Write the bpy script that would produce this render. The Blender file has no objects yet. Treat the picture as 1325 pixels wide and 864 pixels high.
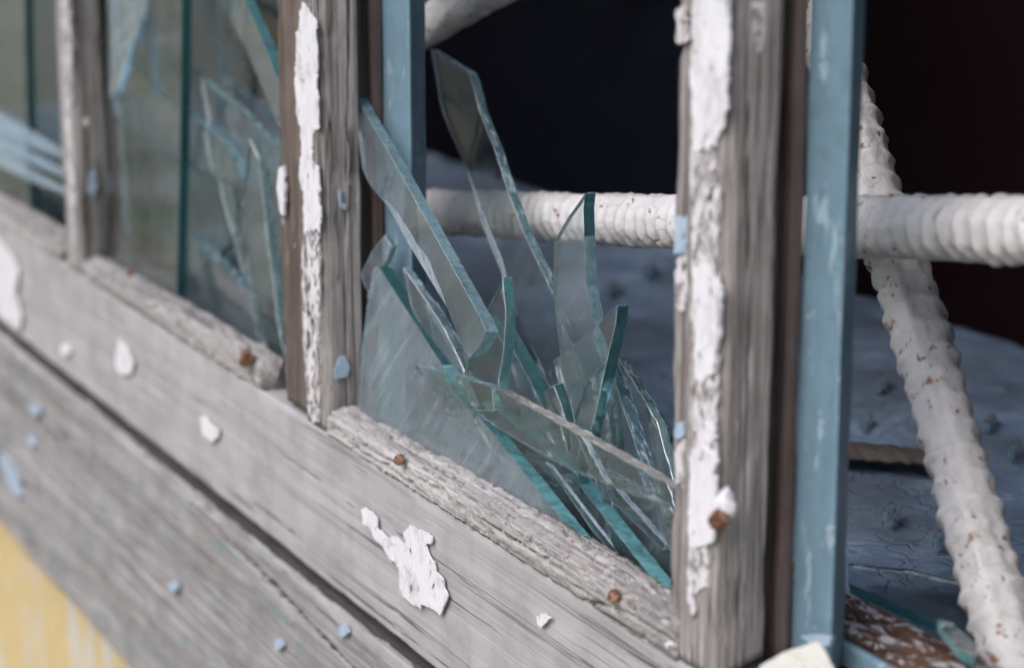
import bpy, bmesh, math, random
import numpy as np
from mathutils import Vector, noise
from mathutils.geometry import tessellate_polygon

random.seed(7)
SC = bpy.context.scene
COL = SC.collection
R = math.radians

# ------------------------------------------------------------------ camera, sky, sun, exposure
FPX = 2900.0                       # focal length in pixels of the 1325 px wide photograph
PITCH = math.atan(692 / FPX)
YAW = math.atan(1512 / math.hypot(FPX, 692))
CAM = Vector((0.0, -0.31, 0.226))
FWD = Vector((-math.cos(YAW) * math.cos(PITCH), math.sin(YAW) * math.cos(PITCH), -math.sin(PITCH)))
RGT = Vector((math.sin(YAW), math.cos(YAW), 0))
UPV = RGT.cross(FWD)
cd = bpy.data.cameras.new('camera')
cd.sensor_width = 36.0
cd.lens = FPX / 1325 * 36
cd.clip_start = 0.01
cd.clip_end = 2000
cd.dof.use_dof = True
cd.dof.focus_distance = 0.735
cd.dof.aperture_fstop = 9.5
cam = bpy.data.objects.new('camera', cd)
COL.objects.link(cam)
cam.location = CAM
cam.rotation_euler = FWD.to_track_quat('-Z', 'Y').to_euler()
SC.camera = cam

SUN_EL, SUN_AZ = R(48), R(160)     # direction towards the sun; azimuth clockwise from +Y
w = bpy.data.worlds.new('World')
SC.world = w
w.use_nodes = True
wn = w.node_tree
wn.nodes.clear()
sky = wn.nodes.new('ShaderNodeTexSky')
sky.sky_type = 'NISHITA'
sky.sun_disc = False
sky.sun_elevation = SUN_EL
sky.sun_rotation = SUN_AZ
sky.air_density = 1.0
sky.dust_density = 3.0
sky.ozone_density = 1.0
bg = wn.nodes.new('ShaderNodeBackground')
bg.inputs['Strength'].default_value = 0.14
wo = wn.nodes.new('ShaderNodeOutputWorld')
wn.links.new(sky.outputs[0], bg.inputs[0])
wn.links.new(bg.outputs[0], wo.inputs[0])
sd = bpy.data.lights.new('sun', 'SUN')
sd.energy = 1.0
sd.angle = R(35)
sd.color = (0.95, 0.94, 1.0)
sun = bpy.data.objects.new('sun', sd)
COL.objects.link(sun)
sdir = Vector((math.sin(SUN_AZ) * math.cos(SUN_EL), math.cos(SUN_AZ) * math.cos(SUN_EL), math.sin(SUN_EL)))
sun.rotation_euler = sdir.to_track_quat('Z', 'Y').to_euler()

SC.view_settings.view_transform = 'Standard'
SC.view_settings.look = 'None'
SC.view_settings.gamma = 1.0
SC.view_settings.exposure = 0.78
cy = SC.cycles
cy.max_bounces = 20
cy.diffuse_bounces = 3
cy.glossy_bounces = 8
cy.transmission_bounces = 18
cy.transparent_max_bounces = 12
cy.caustics_refractive = True
cy.caustics_reflective = False
cy.blur_glossy = 0.6
cy.sample_clamp_indirect = 6.0
cy.use_denoising = True
cy.denoising_prefilter = 'ACCURATE'
try:
    cy.denoiser = 'OPENIMAGEDENOISE'
except Exception:
    pass

# ------------------------------------------------------------------ helpers
def ray(px, py):
    return FWD * FPX + RGT * (px - 662.5) - UPV * (py - 432)

def at(px, py, Y):
    """the point of the vertical plane y = Y seen at a pixel of the photograph"""
    d = ray(px, py)
    return CAM + d * ((Y - CAM.y) / d.y)

def atz(px, py, Z):
    d = ray(px, py)
    return CAM + d * ((Z - CAM.z) / d.z)

def on_plane(px, py, P, n):
    d = ray(px, py)
    return CAM + d * ((P - CAM).dot(n) / d.dot(n))

def tag(o, label=None, cat=None, group=None, kind=None):
    if cat and not kind: kind = 'thing'
    if label: o['label'] = label
    if cat: o['category'] = cat
    if group: o['group'] = group
    if kind: o['kind'] = kind
    return o

def empty(name, loc):
    o = bpy.data.objects.new(name, None)
    o.empty_display_size = 0.02
    o.location = loc
    COL.objects.link(o)
    return o

def wloc(o):
    v = Vector(o.location)
    while o.parent:
        o = o.parent
        v += Vector(o.location)
    return v

def link(name, verts, faces, mats, parent=None, smooth=True, midx=None, loc=None):
    """one mesh object; verts are world positions, the origin goes to loc (or the parent's)"""
    org = wloc(parent) if parent else Vector(loc if loc else (0, 0, 0))
    me = bpy.data.meshes.new(name)
    me.from_pydata([tuple(Vector(v) - org) for v in verts], [], faces)
    for m in (mats if isinstance(mats, (list, tuple)) else [mats]):
        me.materials.append(m)
    if midx:
        me.polygons.foreach_set('material_index', midx)
    me.polygons.foreach_set('use_smooth', [bool(smooth)] * len(me.polygons))
    me.update()
    o = bpy.data.objects.new(name, me)
    COL.objects.link(o)
    if parent:
        o.parent = parent
    else:
        o.location = org
    return o

def densify(prof, step, bevel=0.0006):
    """closed profile with slightly cut corners and extra points along the sides"""
    n = len(prof)
    pts = []
    for i in range(n):
        p, a, b = Vector(prof[i]), Vector(prof[i - 1]), Vector(prof[(i + 1) % n])
        ba = min(bevel, (a - p).length * .4)
        bb = min(bevel, (b - p).length * .4)
        pts += [p + (a - p).normalized() * ba, p * .5 + (p + (a - p).normalized() * ba + p + (b - p).normalized() * bb) * .25, p + (b - p).normalized() * bb]
    out = []
    n = len(pts)
    for i in range(n):
        a, b = pts[i], pts[(i + 1) % n]
        k = max(1, int((b - a).length / step))
        out += [a.lerp(b, t / k) for t in range(k)]
    return out

def fb(x, y, z, o=3):
    return noise.fractal(Vector((x, y, z)), 1.0, 2.0, o)

def sweep(prof, axis, a, b, seglen, disp, step=.0015, bevel=.0006):
    """sweep a closed profile along X (profile = y,z) or Z (profile = x,y); disp(point, normal) -> offset vector"""
    P = densify(prof, step, bevel)
    n = len(P)
    area = sum(P[i].x * P[(i + 1) % n].y - P[(i + 1) % n].x * P[i].y for i in range(n))
    sg = 1 if area > 0 else -1
    N = []
    for i in range(n):
        t = (P[(i + 1) % n] - P[i - 1]).normalized()
        N.append(Vector((t.y, -t.x)) * sg)
    m = max(2, int((b - a) / seglen)) + 1
    vs, fs = [], []
    for j in range(m):
        s = a + (b - a) * j / (m - 1)
        for p, nn in zip(P, N):
            if axis == 'Z':
                v, q = Vector((p.x, p.y, s)), Vector((nn.x, nn.y, 0))
            else:
                v, q = Vector((s, p.x, p.y)), Vector((0, nn.x, nn.y))
            vs.append(v + disp(v, q))
    for j in range(m - 1):
        for i in range(n):
            k = (i + 1) % n
            q = (j * n + i, j * n + k, (j + 1) * n + k, (j + 1) * n + i)
            fs.append(q)
    fs.append(tuple(range(n)))
    fs.append(tuple(range((m - 1) * n, m * n)))
    return vs, fs

def fix_normals(o):
    bm = bmesh.new()
    bm.from_mesh(o.data)
    bmesh.ops.recalc_face_normals(bm, faces=bm.faces)
    bm.to_mesh(o.data)
    bm.free()
    return o

def jag(pts, step, amp, seed, close=True, rough=False):
    """roughen a polygon outline given as vectors"""
    out = []
    n = len(pts)
    for i in range(n if close else n - 1):
        a, b = pts[i], pts[(i + 1) % n]
        k = max(1, int((b - a).length / step))
        for t in range(k):
            p = a.lerp(b, t / k)
            if t:
                s = p * (300 if rough else 420)
                if rough:
                    p = p + Vector((fb(s.x + seed, s.y, s.z, 4), 0, fb(s.x, s.y + seed, s.z + 9, 4))) * amp * 1.5
                    out.append(p)
                    continue
                p = p + Vector((noise.noise(s + Vector((seed, 0, 0))), 0 * amp, noise.noise(s + Vector((0, seed, 9)))))  * amp
            out.append(p)
    return out

def slab(name, outline, n, thick, mats, parent=None, edge_idx=0, loc=None, smooth=False, inset=None):
    """a flat piece: outline points lying on its front, n = front normal, thickness behind it"""
    n = Vector(n).normalized()
    k = len(outline)
    back = [p - n * thick for p in outline]
    if inset:
        outline = [p + q for p, q in zip(outline, inset)]
    tris = tessellate_polygon([outline])
    vs = list(outline) + back
    fs, mi = [], []
    for t in tris:
        a, b, c = t
        nn = (vs[b] - vs[a]).cross(vs[c] - vs[a])
        if nn.dot(n) < 0:
            a, b, c = a, c, b
        fs += [(a, b, c), (a + k, c + k, b + k)]
        mi += [0, 0]
    for i in range(k):
        j = (i + 1) % k
        fs.append((i, j, j + k, i + k))
        mi.append(edge_idx)
    o = link(name, vs, fs, mats, parent, smooth, mi, loc)
    return fix_normals(o)

def box_vf(x0, x1, y0, y1, z0, z1):
    v = [(x, y, z) for x in (x0, x1) for y in (y0, y1) for z in (z0, z1)]
    f = [(0, 1, 3, 2), (4, 6, 7, 5), (0, 4, 5, 1), (2, 3, 7, 6), (0, 2, 6, 4), (1, 5, 7, 3)]
    return v, f

# ------------------------------------------------------------------ materials
class NT:
    def __init__(s, name):
        s.m = bpy.data.materials.new(name)
        s.m.use_nodes = True
        s.t = s.m.node_tree
        s.t.nodes.clear()
        s.out = s.n('OutputMaterial')
        s.tc = s.n('TexCoord')
    def n(s, typ, **kw):
        nd = s.t.nodes.new('ShaderNode' + typ)
        for k, v in kw.items():
            if hasattr(nd, k): setattr(nd, k, v)
        return nd
    def l(s, a, b):
        s.t.links.new(a, b)
    def setin(s, nd, key, v):
        if hasattr(v, 'is_output') or hasattr(v, 'links'):
            s.l(v, nd.inputs[key])
        else:
            nd.inputs[key].default_value = v
    def mapping(s, scale, rot=(0, 0, 0), loc=(0, 0, 0)):
        mp = s.n('Mapping')
        s.l(s.tc.outputs['Object'], mp.inputs[0])
        mp.inputs['Scale'].default_value = scale
        mp.inputs['Rotation'].default_value = rot
        mp.inputs['Location'].default_value = loc
        return mp.outputs[0]
    def turned(s, rot, scale, loc=(0, 0, 0)):
        a = s.mapping((1, 1, 1), rot, loc)
        mp = s.n('Mapping')
        s.l(a, mp.inputs[0])
        mp.inputs['Scale'].default_value = scale
        return mp.outputs[0]
    def noise(s, vec, scale=1, detail=5, rough=.6, dist=0):
        nd = s.n('TexNoise')
        s.l(vec, nd.inputs['Vector'])
        nd.inputs['Scale'].default_value = scale
        nd.inputs['Detail'].default_value = detail
        nd.inputs['Roughness'].default_value = rough
        nd.inputs['Distortion'].default_value = dist
        return nd.outputs['Fac']
    def vor(s, vec, scale=1, feature='DISTANCE_TO_EDGE', rnd=1):
        nd = s.n('TexVoronoi')
        nd.feature = feature
        s.l(vec, nd.inputs['Vector'])
        nd.inputs['Scale'].default_value = scale
        nd.inputs['Randomness'].default_value = rnd
        return nd.outputs['Distance']
    def ramp(s, fac, stops, interp='LINEAR'):
        nd = s.n('ValToRGB')
        nd.color_ramp.interpolation = interp
        e = nd.color_ramp.elements
        while len(e) < len(stops): e.new(.5)
        for el, (p, c) in zip(e, stops):
            el.position = p
            el.color = (*c, 1) if not isinstance(c, (int, float)) else (c, c, c, 1)
        s.l(fac, nd.inputs[0])
        return nd.outputs[0]
    def mix(s, fac, a, b, mode='MIX'):
        nd = s.n('Mix')
        nd.data_type = 'RGBA'
        nd.blend_type = mode
        s.setin(nd, 0, fac)
        for i, v in ((6, a), (7, b)):
            if isinstance(v, (tuple, list)): v = (*v, 1) if len(v) == 3 else v
            s.setin(nd, i, v)
        return nd.outputs[2]
    def math(s, op, a, b=0.0, clamp=False):
        nd = s.n('Math')
        nd.operation = op
        nd.use_clamp = clamp
        s.setin(nd, 0, a)
        s.setin(nd, 1, b)
        return nd.outputs[0]
    def bump(s, h, dist, strength=1.0, prev=None):
        nd = s.n('Bump')
        nd.inputs['Strength'].default_value = strength
        nd.inputs['Distance'].default_value = dist
        s.l(h, nd.inputs['Height'])
        if prev is not None: s.l(prev, nd.inputs['Normal'])
        return nd.outputs[0]
    def bsdf(s, col, rough=.8, normal=None, spec=.3, metal=0):
        p = s.n('BsdfPrincipled')
        if isinstance(col, (tuple, list)): col = (*col, 1)
        s.setin(p, 'Base Color', col)
        s.setin(p, 'Roughness', rough)
        p.inputs['Specular IOR Level'].default_value = spec
        p.inputs['Metallic'].default_value = metal
        if normal is not None: s.l(normal, p.inputs['Normal'])
        s.p = p
        s.l(p.outputs[0], s.out.inputs[0])
        return s.m

def wood(name, axis, dark, mid, light, paint=None, paint_lo=.6, seed=0, grain=1.0, second=None, pscale=90, bumpd=.0005, pos=(.34, .46, .62)):
    """weathered wood: grain runs along axis, dark checks, stains, optional flaking paint in islands"""
    N = NT(name)
    a, c = 5, 1250 * grain
    sc = {'X': (a, c, c), 'Z': (c, c, a)}[axis]
    sc2 = {'X': (3, 110, 110), 'Z': (110, 110, 4)}[axis]
    sc3 = {'X': (2.2, 210, 210), 'Z': (210, 210, 3.5)}[axis]
    L = (seed * 3.1, seed * 1.7, seed)
    g = N.noise(N.mapping(sc, loc=L), 1, 7, .72, .2)
    b = N.noise(N.mapping(sc2, loc=L), 1, 5, .6, .8)
    st = N.noise(N.mapping((38, 38, 38), loc=L), 1, 5, .65)
    mixf = N.math('ADD', N.math('MULTIPLY', g, .62), N.math('MULTIPLY', b, .38))
    col = N.ramp(mixf, [(pos[0] + .02, dark), (pos[1], mid), (pos[2] - .03, light)])
    col = N.mix(N.ramp(st, [(.4, 0.0), (.7, .6)]), col, tuple(x * .62 for x in mid))
    # fine dark checks (cracks in the grain)
    cr = N.noise(N.mapping(sc3, loc=(L[0] + 5, L[1], L[2])), 1, 3, .5, .2)
    crk = N.ramp(N.math('ABSOLUTE', N.math('SUBTRACT', cr, .5)), [(.0, 1.0), (.008, .8), (.02, 0.0)])
    gate = N.ramp(N.noise(N.mapping({'X': (5, 60, 60), 'Z': (60, 60, 8)}[axis], loc=L), 1, 2), [(.5, 0.0), (.62, 1.0)])
    crk = N.math('MULTIPLY', crk, gate)
    col = N.mix(N.math('MULTIPLY', crk, .8), col, (.03, .024, .02))
    h = N.math('SUBTRACT', N.math('ADD', N.math('MULTIPLY', g, .7), N.math('MULTIPLY', b, .4)), N.math('MULTIPLY', crk, .8))
    if paint:
        islands = N.noise(N.mapping({'X': (pscale * .6, pscale, pscale), 'Z': (pscale, pscale, pscale * .6)}[axis], loc=(L[0] + 9, 2, 1)), 1, 6, .68, .5)
        isl = N.ramp(islands, [(paint_lo, 0.0), (paint_lo + .015, 1.0)])
        col = N.mix(isl, col, paint)
        h = N.math('ADD', h, N.math('MULTIPLY', isl, .5))
    if second:
        s2 = N.noise(N.mapping({'X': (30, 160, 160), 'Z': (160, 160, 30)}[axis], loc=(L[0] + 3, 7, 4)), 1, 6, .7, .5)
        i2 = N.ramp(s2, [(second[1], 0.0), (second[1] + .05, .75)])
        col = N.mix(i2, col, second[0])
    return N.bsdf(col, .85, N.bump(h, bumpd, .9), .15)

def paint_mat(name, col, wear=None, seed=0, crackle=420, rough=.5, wear_lo=.6, holes=0, dirt_or_shade=None, wscale=(110, 110, 45)):
    N = NT(name)
    L = (seed, seed * 2.0, 1)
    n1 = N.noise(N.mapping((60, 60, 60), loc=L), 1, 6, .65)
    v = N.vor(N.mapping((crackle, crackle, crackle * .6), loc=L), 1)
    gate = N.ramp(N.noise(N.mapping((70, 70, 70), loc=(seed, 4, 4)), 1, 2), [(.45, 0.0), (.6, 1.0)])
    ck = N.math('MULTIPLY', N.ramp(v, [(.0, 1.0), (.035, 0.0)]), gate)
    c = N.mix(N.ramp(n1, [(.35, 0.0), (.75, .45)]), col, tuple(x * .72 for x in col))
    c = N.mix(N.math('MULTIPLY', ck, .5), c, tuple(x * .35 for x in col))
    fine = N.noise(N.mapping((500, 500, 160), loc=L), 1, 4, .6)
    h = N.math('SUBTRACT', fine, N.math('MULTIPLY', ck, .6))
    if wear:
        wn_ = N.noise(N.mapping(wscale, loc=(seed, 1, 8)), 1, 6, .7, .4)
        wi = N.ramp(wn_, [(wear_lo, 0.0), (wear_lo + .03, 1.0)])
        c = N.mix(wi, c, wear)
        h = N.math('SUBTRACT', h, N.math('MULTIPLY', wi, .8))
    if dirt_or_shade:
        dn = N.noise(N.mapping((180, 180, 90), loc=(seed + 4, 3, 2)), 1, 6, .7)
        c = N.mix(N.ramp(dn, [(.5, 0.0), (.72, .75)]), c, dirt_or_shade)
    m = N.bsdf(c, rough, N.bump(h, .0003, .6), .3)
    if holes:
        hn = N.noise(N.mapping((300, 300, 170), loc=(seed, 6, 3)), 1, 7, .72, .3)
        al = N.ramp(hn, [(holes, 1.0), (holes + .008, 0.0)])
        N.l(al, N.p.inputs['Alpha'])
    return m

M = {}
WD, WM, WL = (.075, .063, .056), (.25, .222, .205), (.42, .385, .365)
M['mullion'] = wood('weathered mullion wood', 'Z', WD, (.265, .245, .232), (.45, .425, .415), seed=1, paint=(.60, .62, .68), paint_lo=.69, bumpd=.0013, pos=(.39, .49, .62))
M['mullion_near'] = wood('weathered near mullion wood', 'Z', WD, (.26, .235, .22), (.44, .412, .40), seed=4, paint=(.45, .53, .60), paint_lo=.70, bumpd=.0012, pos=(.385, .48, .62))
M['bead_dark'] = wood('dark bead wood', 'Z', (.035, .028, .024), (.12, .095, .08), (.26, .21, .18), seed=2, paint=(.5, .5, .54), paint_lo=.66, bumpd=.0009)
M['rail'] = wood('grey rail wood', 'X', (.285, .272, .268), (.362, .348, .345), (.43, .415, .412), seed=3, grain=.8, bumpd=.0003)
M['bead'] = wood('pale crumbling bead', 'X', (.12, .108, .10), (.315, .295, .285), (.45, .43, .42), seed=5, grain=.5, bumpd=.0011, paint=(.6, .6, .64), paint_lo=.64, pscale=170, pos=(.38, .47, .6))
M['plank'] = wood('grey plank wood', 'X', (.15, .138, .132), (.29, .272, .265), (.40, .385, .38), seed=6, grain=.7, second=((.18, .25, .22), .565), bumpd=.0014, pos=(.36, .47, .6))
M['brown'] = wood('brown rabbet wood', 'Z', (.03, .022, .019), (.115, .085, .075), (.22, .17, .155), seed=8)
M['white'] = paint_mat('peeling white paint', (.71, .70, .725), seed=2, crackle=210, holes=.615, dirt_or_shade=(.36, .335, .32))
M['white_dirty'] = paint_mat('dirty white paint', (.66, .64, .65), wear=(.40, .36, .34), seed=5, crackle=240, wear_lo=.55, holes=.515, dirt_or_shade=(.34, .31, .29))
M['blue_flake'] = paint_mat('pale blue paint flake', (.36, .46, .56), seed=3, holes=.62, dirt_or_shade=(.25, .28, .3))
M['blue'] = paint_mat('blue frame paint', (.15, .245, .31), wear=(.28, .38, .44), seed=6, crackle=260, rough=.5, wear_lo=.585, dirt_or_shade=(.12, .17, .19))
M['yellow'] = paint_mat('yellow wall paint', (.56, .435, .22), wear=(.50, .48, .44), seed=11, crackle=90, rough=.7, wear_lo=.54, wscale=(42, 42, 9))

def mat_rust():
    N = NT('rusty iron')
    n = N.noise(N.mapping((500, 500, 500)), 1, 5, .7)
    c = N.ramp(n, [(.3, (.04, .018, .012)), (.5, (.15, .07, .042)), (.7, (.40, .27, .19))])
    return N.bsdf(c, .75, N.bump(n, .0006, .8), .3)
M['rust'] = mat_rust()

def mat_bar(name, k, ru_lo):
    N = NT(name)
    n = N.noise(N.mapping((70, 70, 70)), 1, 6, .65)
    c = N.mix(N.ramp(n, [(.38, 0.0), (.68, .6)]), tuple(x * k for x in (.60, .59, .59)), tuple(x * k for x in (.43, .41, .385)))
    sp = N.noise(N.mapping((260, 260, 260), loc=(3, 1, 2)), 1, 3, .6)
    ru = N.ramp(sp, [(ru_lo, 0.0), (ru_lo + .045, 1.0)])
    c = N.mix(ru, c, (.22, .11, .06))
    v = N.vor(N.mapping((130, 130, 130)), 1)
    gate = N.ramp(N.noise(N.mapping((40, 40, 40), loc=(3, 1, 2)), 1, 2), [(.5, 0.0), (.6, .7)])
    c = N.mix(N.math('MULTIPLY', N.ramp(v, [(.0, 1.0), (.03, 0.0)]), gate), c, (.30, .24, .19))
    f = N.noise(N.mapping((400, 400, 400)), 1, 5, .6)
    h = N.math('SUBTRACT', f, N.math('MULTIPLY', ru, .8))
    return N.bsdf(c, .55, N.bump(h, .0007, .7), .3)
M['bar'] = mat_bar('white painted rebar', .9, .65)
M['bar_dirty'] = mat_bar('grimy white painted rebar', .80, .62)

def mat_sill():
    N = NT('cracked blue sill paint')
    wv = N.mapping((1, 1, 1))
    d = N.n('TexNoise')
    N.l(wv, d.inputs['Vector'])
    d.inputs['Scale'].default_value = 40
    add = N.n('VectorMath'); add.operation = 'MULTIPLY_ADD'
    N.l(d.outputs['Color'], add.inputs[0])
    add.inputs[1].default_value = (.05, .05, .05)
    N.l(wv, add.inputs[2])
    v = N.vor(add.outputs[0], 46)
    n1 = N.noise(wv, 26, 6, .65)
    n2 = N.noise(wv, 130, 5, .7)
    c = N.ramp(n1, [(.3, (.075, .115, .185)), (.5, (.145, .21, .31)), (.7, (.23, .31, .41))])
    c = N.mix(N.ramp(n2, [(.55, 0.0), (.7, .6)]), c, (.34, .38, .42))
    gate = N.ramp(N.noise(wv, 13, 2), [(.42, 0.0), (.55, 1.0)])
    ck = N.math('MULTIPLY', N.ramp(v, [(.0, 1.0), (.045, 0.0)]), gate)
    c = N.mix(N.math('MULTIPLY', ck, .27), c, (.06, .07, .085))
    n3 = N.noise(wv, 9, 4, .6)
    c = N.mix(N.ramp(n3, [(.42, .75), (.6, 0.0)]), c, (.07, .085, .11))
    h = N.math('SUBTRACT', N.math('ADD', n1, N.math('MULTIPLY', n2, .4)), N.math('MULTIPLY', ck, .35))
    return N.bsdf(c, .6, N.bump(h, .0016, .8), .3)
M['sill'] = mat_sill()

def mat_flaky():
    N = NT('rust and flaking white paint')
    n = N.noise(N.mapping((120, 260, 260)), 1, 6, .7, .6)
    f = N.ramp(n, [(.515, 0.0), (.545, 1.0)])
    r = N.ramp(N.noise(N.mapping((60, 90, 90)), 1, 4), [(.4, (.04, .022, .018)), (.6, (.11, .06, .042))])
    c = N.mix(f, r, (.40, .385, .385))
    return N.bsdf(c, .7, N.bump(f, .0008, .9), .2)
M['flaky'] = mat_flaky()

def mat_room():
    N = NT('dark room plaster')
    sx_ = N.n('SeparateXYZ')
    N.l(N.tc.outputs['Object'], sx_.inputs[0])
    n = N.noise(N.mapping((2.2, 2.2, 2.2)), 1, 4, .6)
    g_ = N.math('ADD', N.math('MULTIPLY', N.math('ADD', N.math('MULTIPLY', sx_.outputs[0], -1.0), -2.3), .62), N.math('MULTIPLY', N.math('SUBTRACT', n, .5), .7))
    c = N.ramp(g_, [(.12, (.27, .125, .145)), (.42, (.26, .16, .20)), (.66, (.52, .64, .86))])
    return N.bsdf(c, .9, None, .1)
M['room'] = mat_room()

def mat_ground():
    N = NT('grass and bare earth')
    n = N.noise(N.mapping((.95, .95, .95)), 1, 6, .65)
    n2 = N.noise(N.mapping((6, 6, 6)), 1, 5, .7)
    c = N.ramp(n, [(.34, (.05, .085, .035)), (.44, (.11, .14, .075)), (.52, (.29, .235, .155)), (.62, (.42, .40, .36))])
    c = N.mix(N.ramp(n2, [(.35, .6), (.65, 0.0)]), c, (.03, .04, .018))
    return N.bsdf(c, .95, N.bump(n2, .05, .8), .1)
M['ground'] = mat_ground()

def mat_leaf():
    N = NT('leaf green')
    n = N.noise(N.mapping((2, 2, 2)), 1, 4)
    c = N.ramp(n, [(.35, (.035, .055, .018)), (.55, (.075, .11, .035)), (.7, (.13, .14, .05))])
    return N.bsdf(c, .6, None, .3)
M['leaf'] = mat_leaf()

def glass(name, tint=(.30, .80, .77), density=20, dust=.10, streak=(0, .5, 0), seed=0, rough=0.0, wave=.00004, film=0.0):
    N = NT(name)
    p = N.n('BsdfPrincipled')
    p.inputs['Base Color'].default_value = (1, 1, 1, 1)
    p.inputs['Transmission Weight'].default_value = 1
    p.inputs['IOR'].default_value = 1.5
    p.inputs['Roughness'].default_value = rough
    L = (seed * 1.3, seed * .7, seed * 2.1)
    if wave:
        wv = N.noise(N.mapping((90, 90, 90), loc=L), 1, 2, .5)
        b = N.bump(wv, wave, 1.0)
        N.l(b, p.inputs['Normal'])
    a = N.noise(N.mapping((55, 55, 55), loc=L), 1, 6, .7, .6)
    sm = N.noise(N.turned(streak, (430, 60, 16), L), 1, 4, .62, .2)
    sc_ = N.noise(N.turned((0, streak[1] + .5, 0), (700, 60, 9), L), 1, 2, .5, .1)
    scr = N.ramp(N.math('ABSOLUTE', N.math('SUBTRACT', sc_, .5)), [(0, .9), (.006, .5), (.016, 0.0)])
    spk = N.noise(N.mapping((900, 900, 900), loc=L), 1, 2, .5)
    f = N.math('ADD', N.ramp(a, [(.35, 0.0), (.75, 1.0)]), N.ramp(sm, [(.5, 0.0), (.75, .8)]))
    f = N.math('ADD', f, N.math('MULTIPLY', scr, .7))
    f = N.math('ADD', N.math('MULTIPLY', f, dust), N.ramp(spk, [(.73, 0.0), (.77, min(.5, dust * 4))]), True)
    if film: f = N.math('ADD', f, film, True)
    dd = N.n('BsdfDiffuse'); dd.inputs[0].default_value = (.50, .585, .64, 1)
    dt = N.n('BsdfTranslucent'); dt.inputs[0].default_value = (.50, .585, .64, 1)
    dm = N.n('MixShader'); dm.inputs[0].default_value = .4
    N.l(dd.outputs[0], dm.inputs[1]); N.l(dt.outputs[0], dm.inputs[2])
    ms = N.n('MixShader')
    N.l(f, ms.inputs[0]); N.l(p.outputs[0], ms.inputs[1]); N.l(dm.outputs[0], ms.inputs[2])
    N.l(ms.outputs[0], N.out.inputs['Surface'])
    va = N.n('VolumeAbsorption')
    va.inputs['Color'].default_value = (*tint, 1)
    va.inputs['Density'].default_value = density
    N.l(va.outputs[0], N.out.inputs['Volume'])
    return N.m

def edge_glass(name, seed=0, body=(.10, .42, .44), amt=.22, rough=.05, hackle_glint=.0, white=(.66, .78, .90), lo=.52):
    """broken edge: rippled glass with the green body colour of window glass, crossed by whitish hackle marks"""
    N = NT(name)
    p = N.n('BsdfPrincipled')
    p.inputs['Base Color'].default_value = (.85, 1, 1, 1)
    p.inputs['Transmission Weight'].default_value = 1
    p.inputs['IOR'].default_value = 1.5
    p.inputs['Roughness'].default_value = rough
    n = N.noise(N.mapping((140, 140, 140), loc=(seed, seed, 0)), 1, 4, .6, 1.2)
    N.l(N.bump(n, .0018, .7), p.inputs['Normal'])
    d = N.n('BsdfDiffuse'); t = N.n('BsdfTranslucent')
    hk = N.noise(N.mapping((150, 420, 90), loc=(seed * 2, 4, seed)), 1, 6, .7, .7)
    hm = N.ramp(hk, [(lo, 0.0), (lo + .16, hackle_glint)])
    col = N.mix(hm, body, white)
    N.l(col, d.inputs[0]); N.l(col, t.inputs[0])
    dm = N.n('MixShader'); dm.inputs[0].default_value = .5
    N.l(d.outputs[0], dm.inputs[1]); N.l(t.outputs[0], dm.inputs[2])
    ms = N.n('MixShader')
    f = N.math('ADD', N.ramp(n, [(.3, amt * .5), (.7, amt * 1.5)]), N.math('MULTIPLY', hm, .8), True)
    N.l(f, ms.inputs[0]); N.l(p.outputs[0], ms.inputs[1]); N.l(dm.outputs[0], ms.inputs[2])
    N.l(ms.outputs[0], N.out.inputs['Surface'])
    va = N.n('VolumeAbsorption')
    va.inputs['Color'].default_value = (.30, .80, .77, 1)
    va.inputs['Density'].default_value = 20
    N.l(va.outputs[0], N.out.inputs['Volume'])
    return N.m

M['glass'] = glass('clear window glass', dust=.05, seed=1, streak=(0, -.5, 0))
M['glass_dusty'] = glass('dusty window glass', dust=.13, film=.04, seed=3, streak=(0, -.75, 0))
M['glass_dirty'] = glass('dirty window glass', dust=.28, seed=5, streak=(0, -.9, 0))
M['glass_milky'] = glass('milky streaked glass', dust=.24, film=.16, seed=6, streak=(0, -.72, 0))  # the even film paints the sky's reflection into the glass as a pale coat
M['pane'] = glass('old pane glass', dust=.022, seed=8, streak=(0, .1, 0), wave=.00012)
M['edge'] = edge_glass('glass edge', 1, body=(.15, .46, .49), amt=.30, hackle_glint=.25, lo=.56)
M['edge_pale'] = edge_glass('pale glass edge', 2, body=(.36, .57, .64), amt=.45, hackle_glint=.25, lo=.54)
M['edge_dark'] = edge_glass('dark glass edge', 3, body=(.03, .17, .19), amt=.45, hackle_glint=.35, white=(.2, .5, .5), lo=.6)
M['edge_bright'] = edge_glass('bright glass edge', 5, body=(.25, .63, .69), amt=.68, hackle_glint=.3, lo=.57)
M['edge_clear'] = edge_glass('clear glass edge', 7, body=(.28, .46, .53), amt=.26, rough=.03, hackle_glint=.9, lo=.50)
M['edge_white'] = edge_glass('whitish glass edge', 9, body=(.60, .74, .86), amt=.8, rough=.03, hackle_glint=1.0, white=(.84, .90, .97), lo=.46)  # pale colour stands in for sky light refracted along the break
M['edge_streak'] = edge_glass('streaked blue glass edge', 13, body=(.24, .42, .54), amt=.42, rough=.03, hackle_glint=1.0, white=(.78, .88, 1.0), lo=.49)  # bluish highlights painted into the edge colour
M['edge_warm'] = edge_glass('warm glinting edge', 11, body=(.66, .62, .58), amt=.6, rough=.03, hackle_glint=.6, white=(.86, .80, .74), lo=.5)  # warm glint put into the edge colour
def mat_rim():
    N = NT('chipped glass rim')
    d = N.bsdf((.72, .84, .87), .12, None, .6)
    N.p.inputs['Transmission Weight'].default_value = .72
    return d
M['rim'] = mat_rim()

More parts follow.
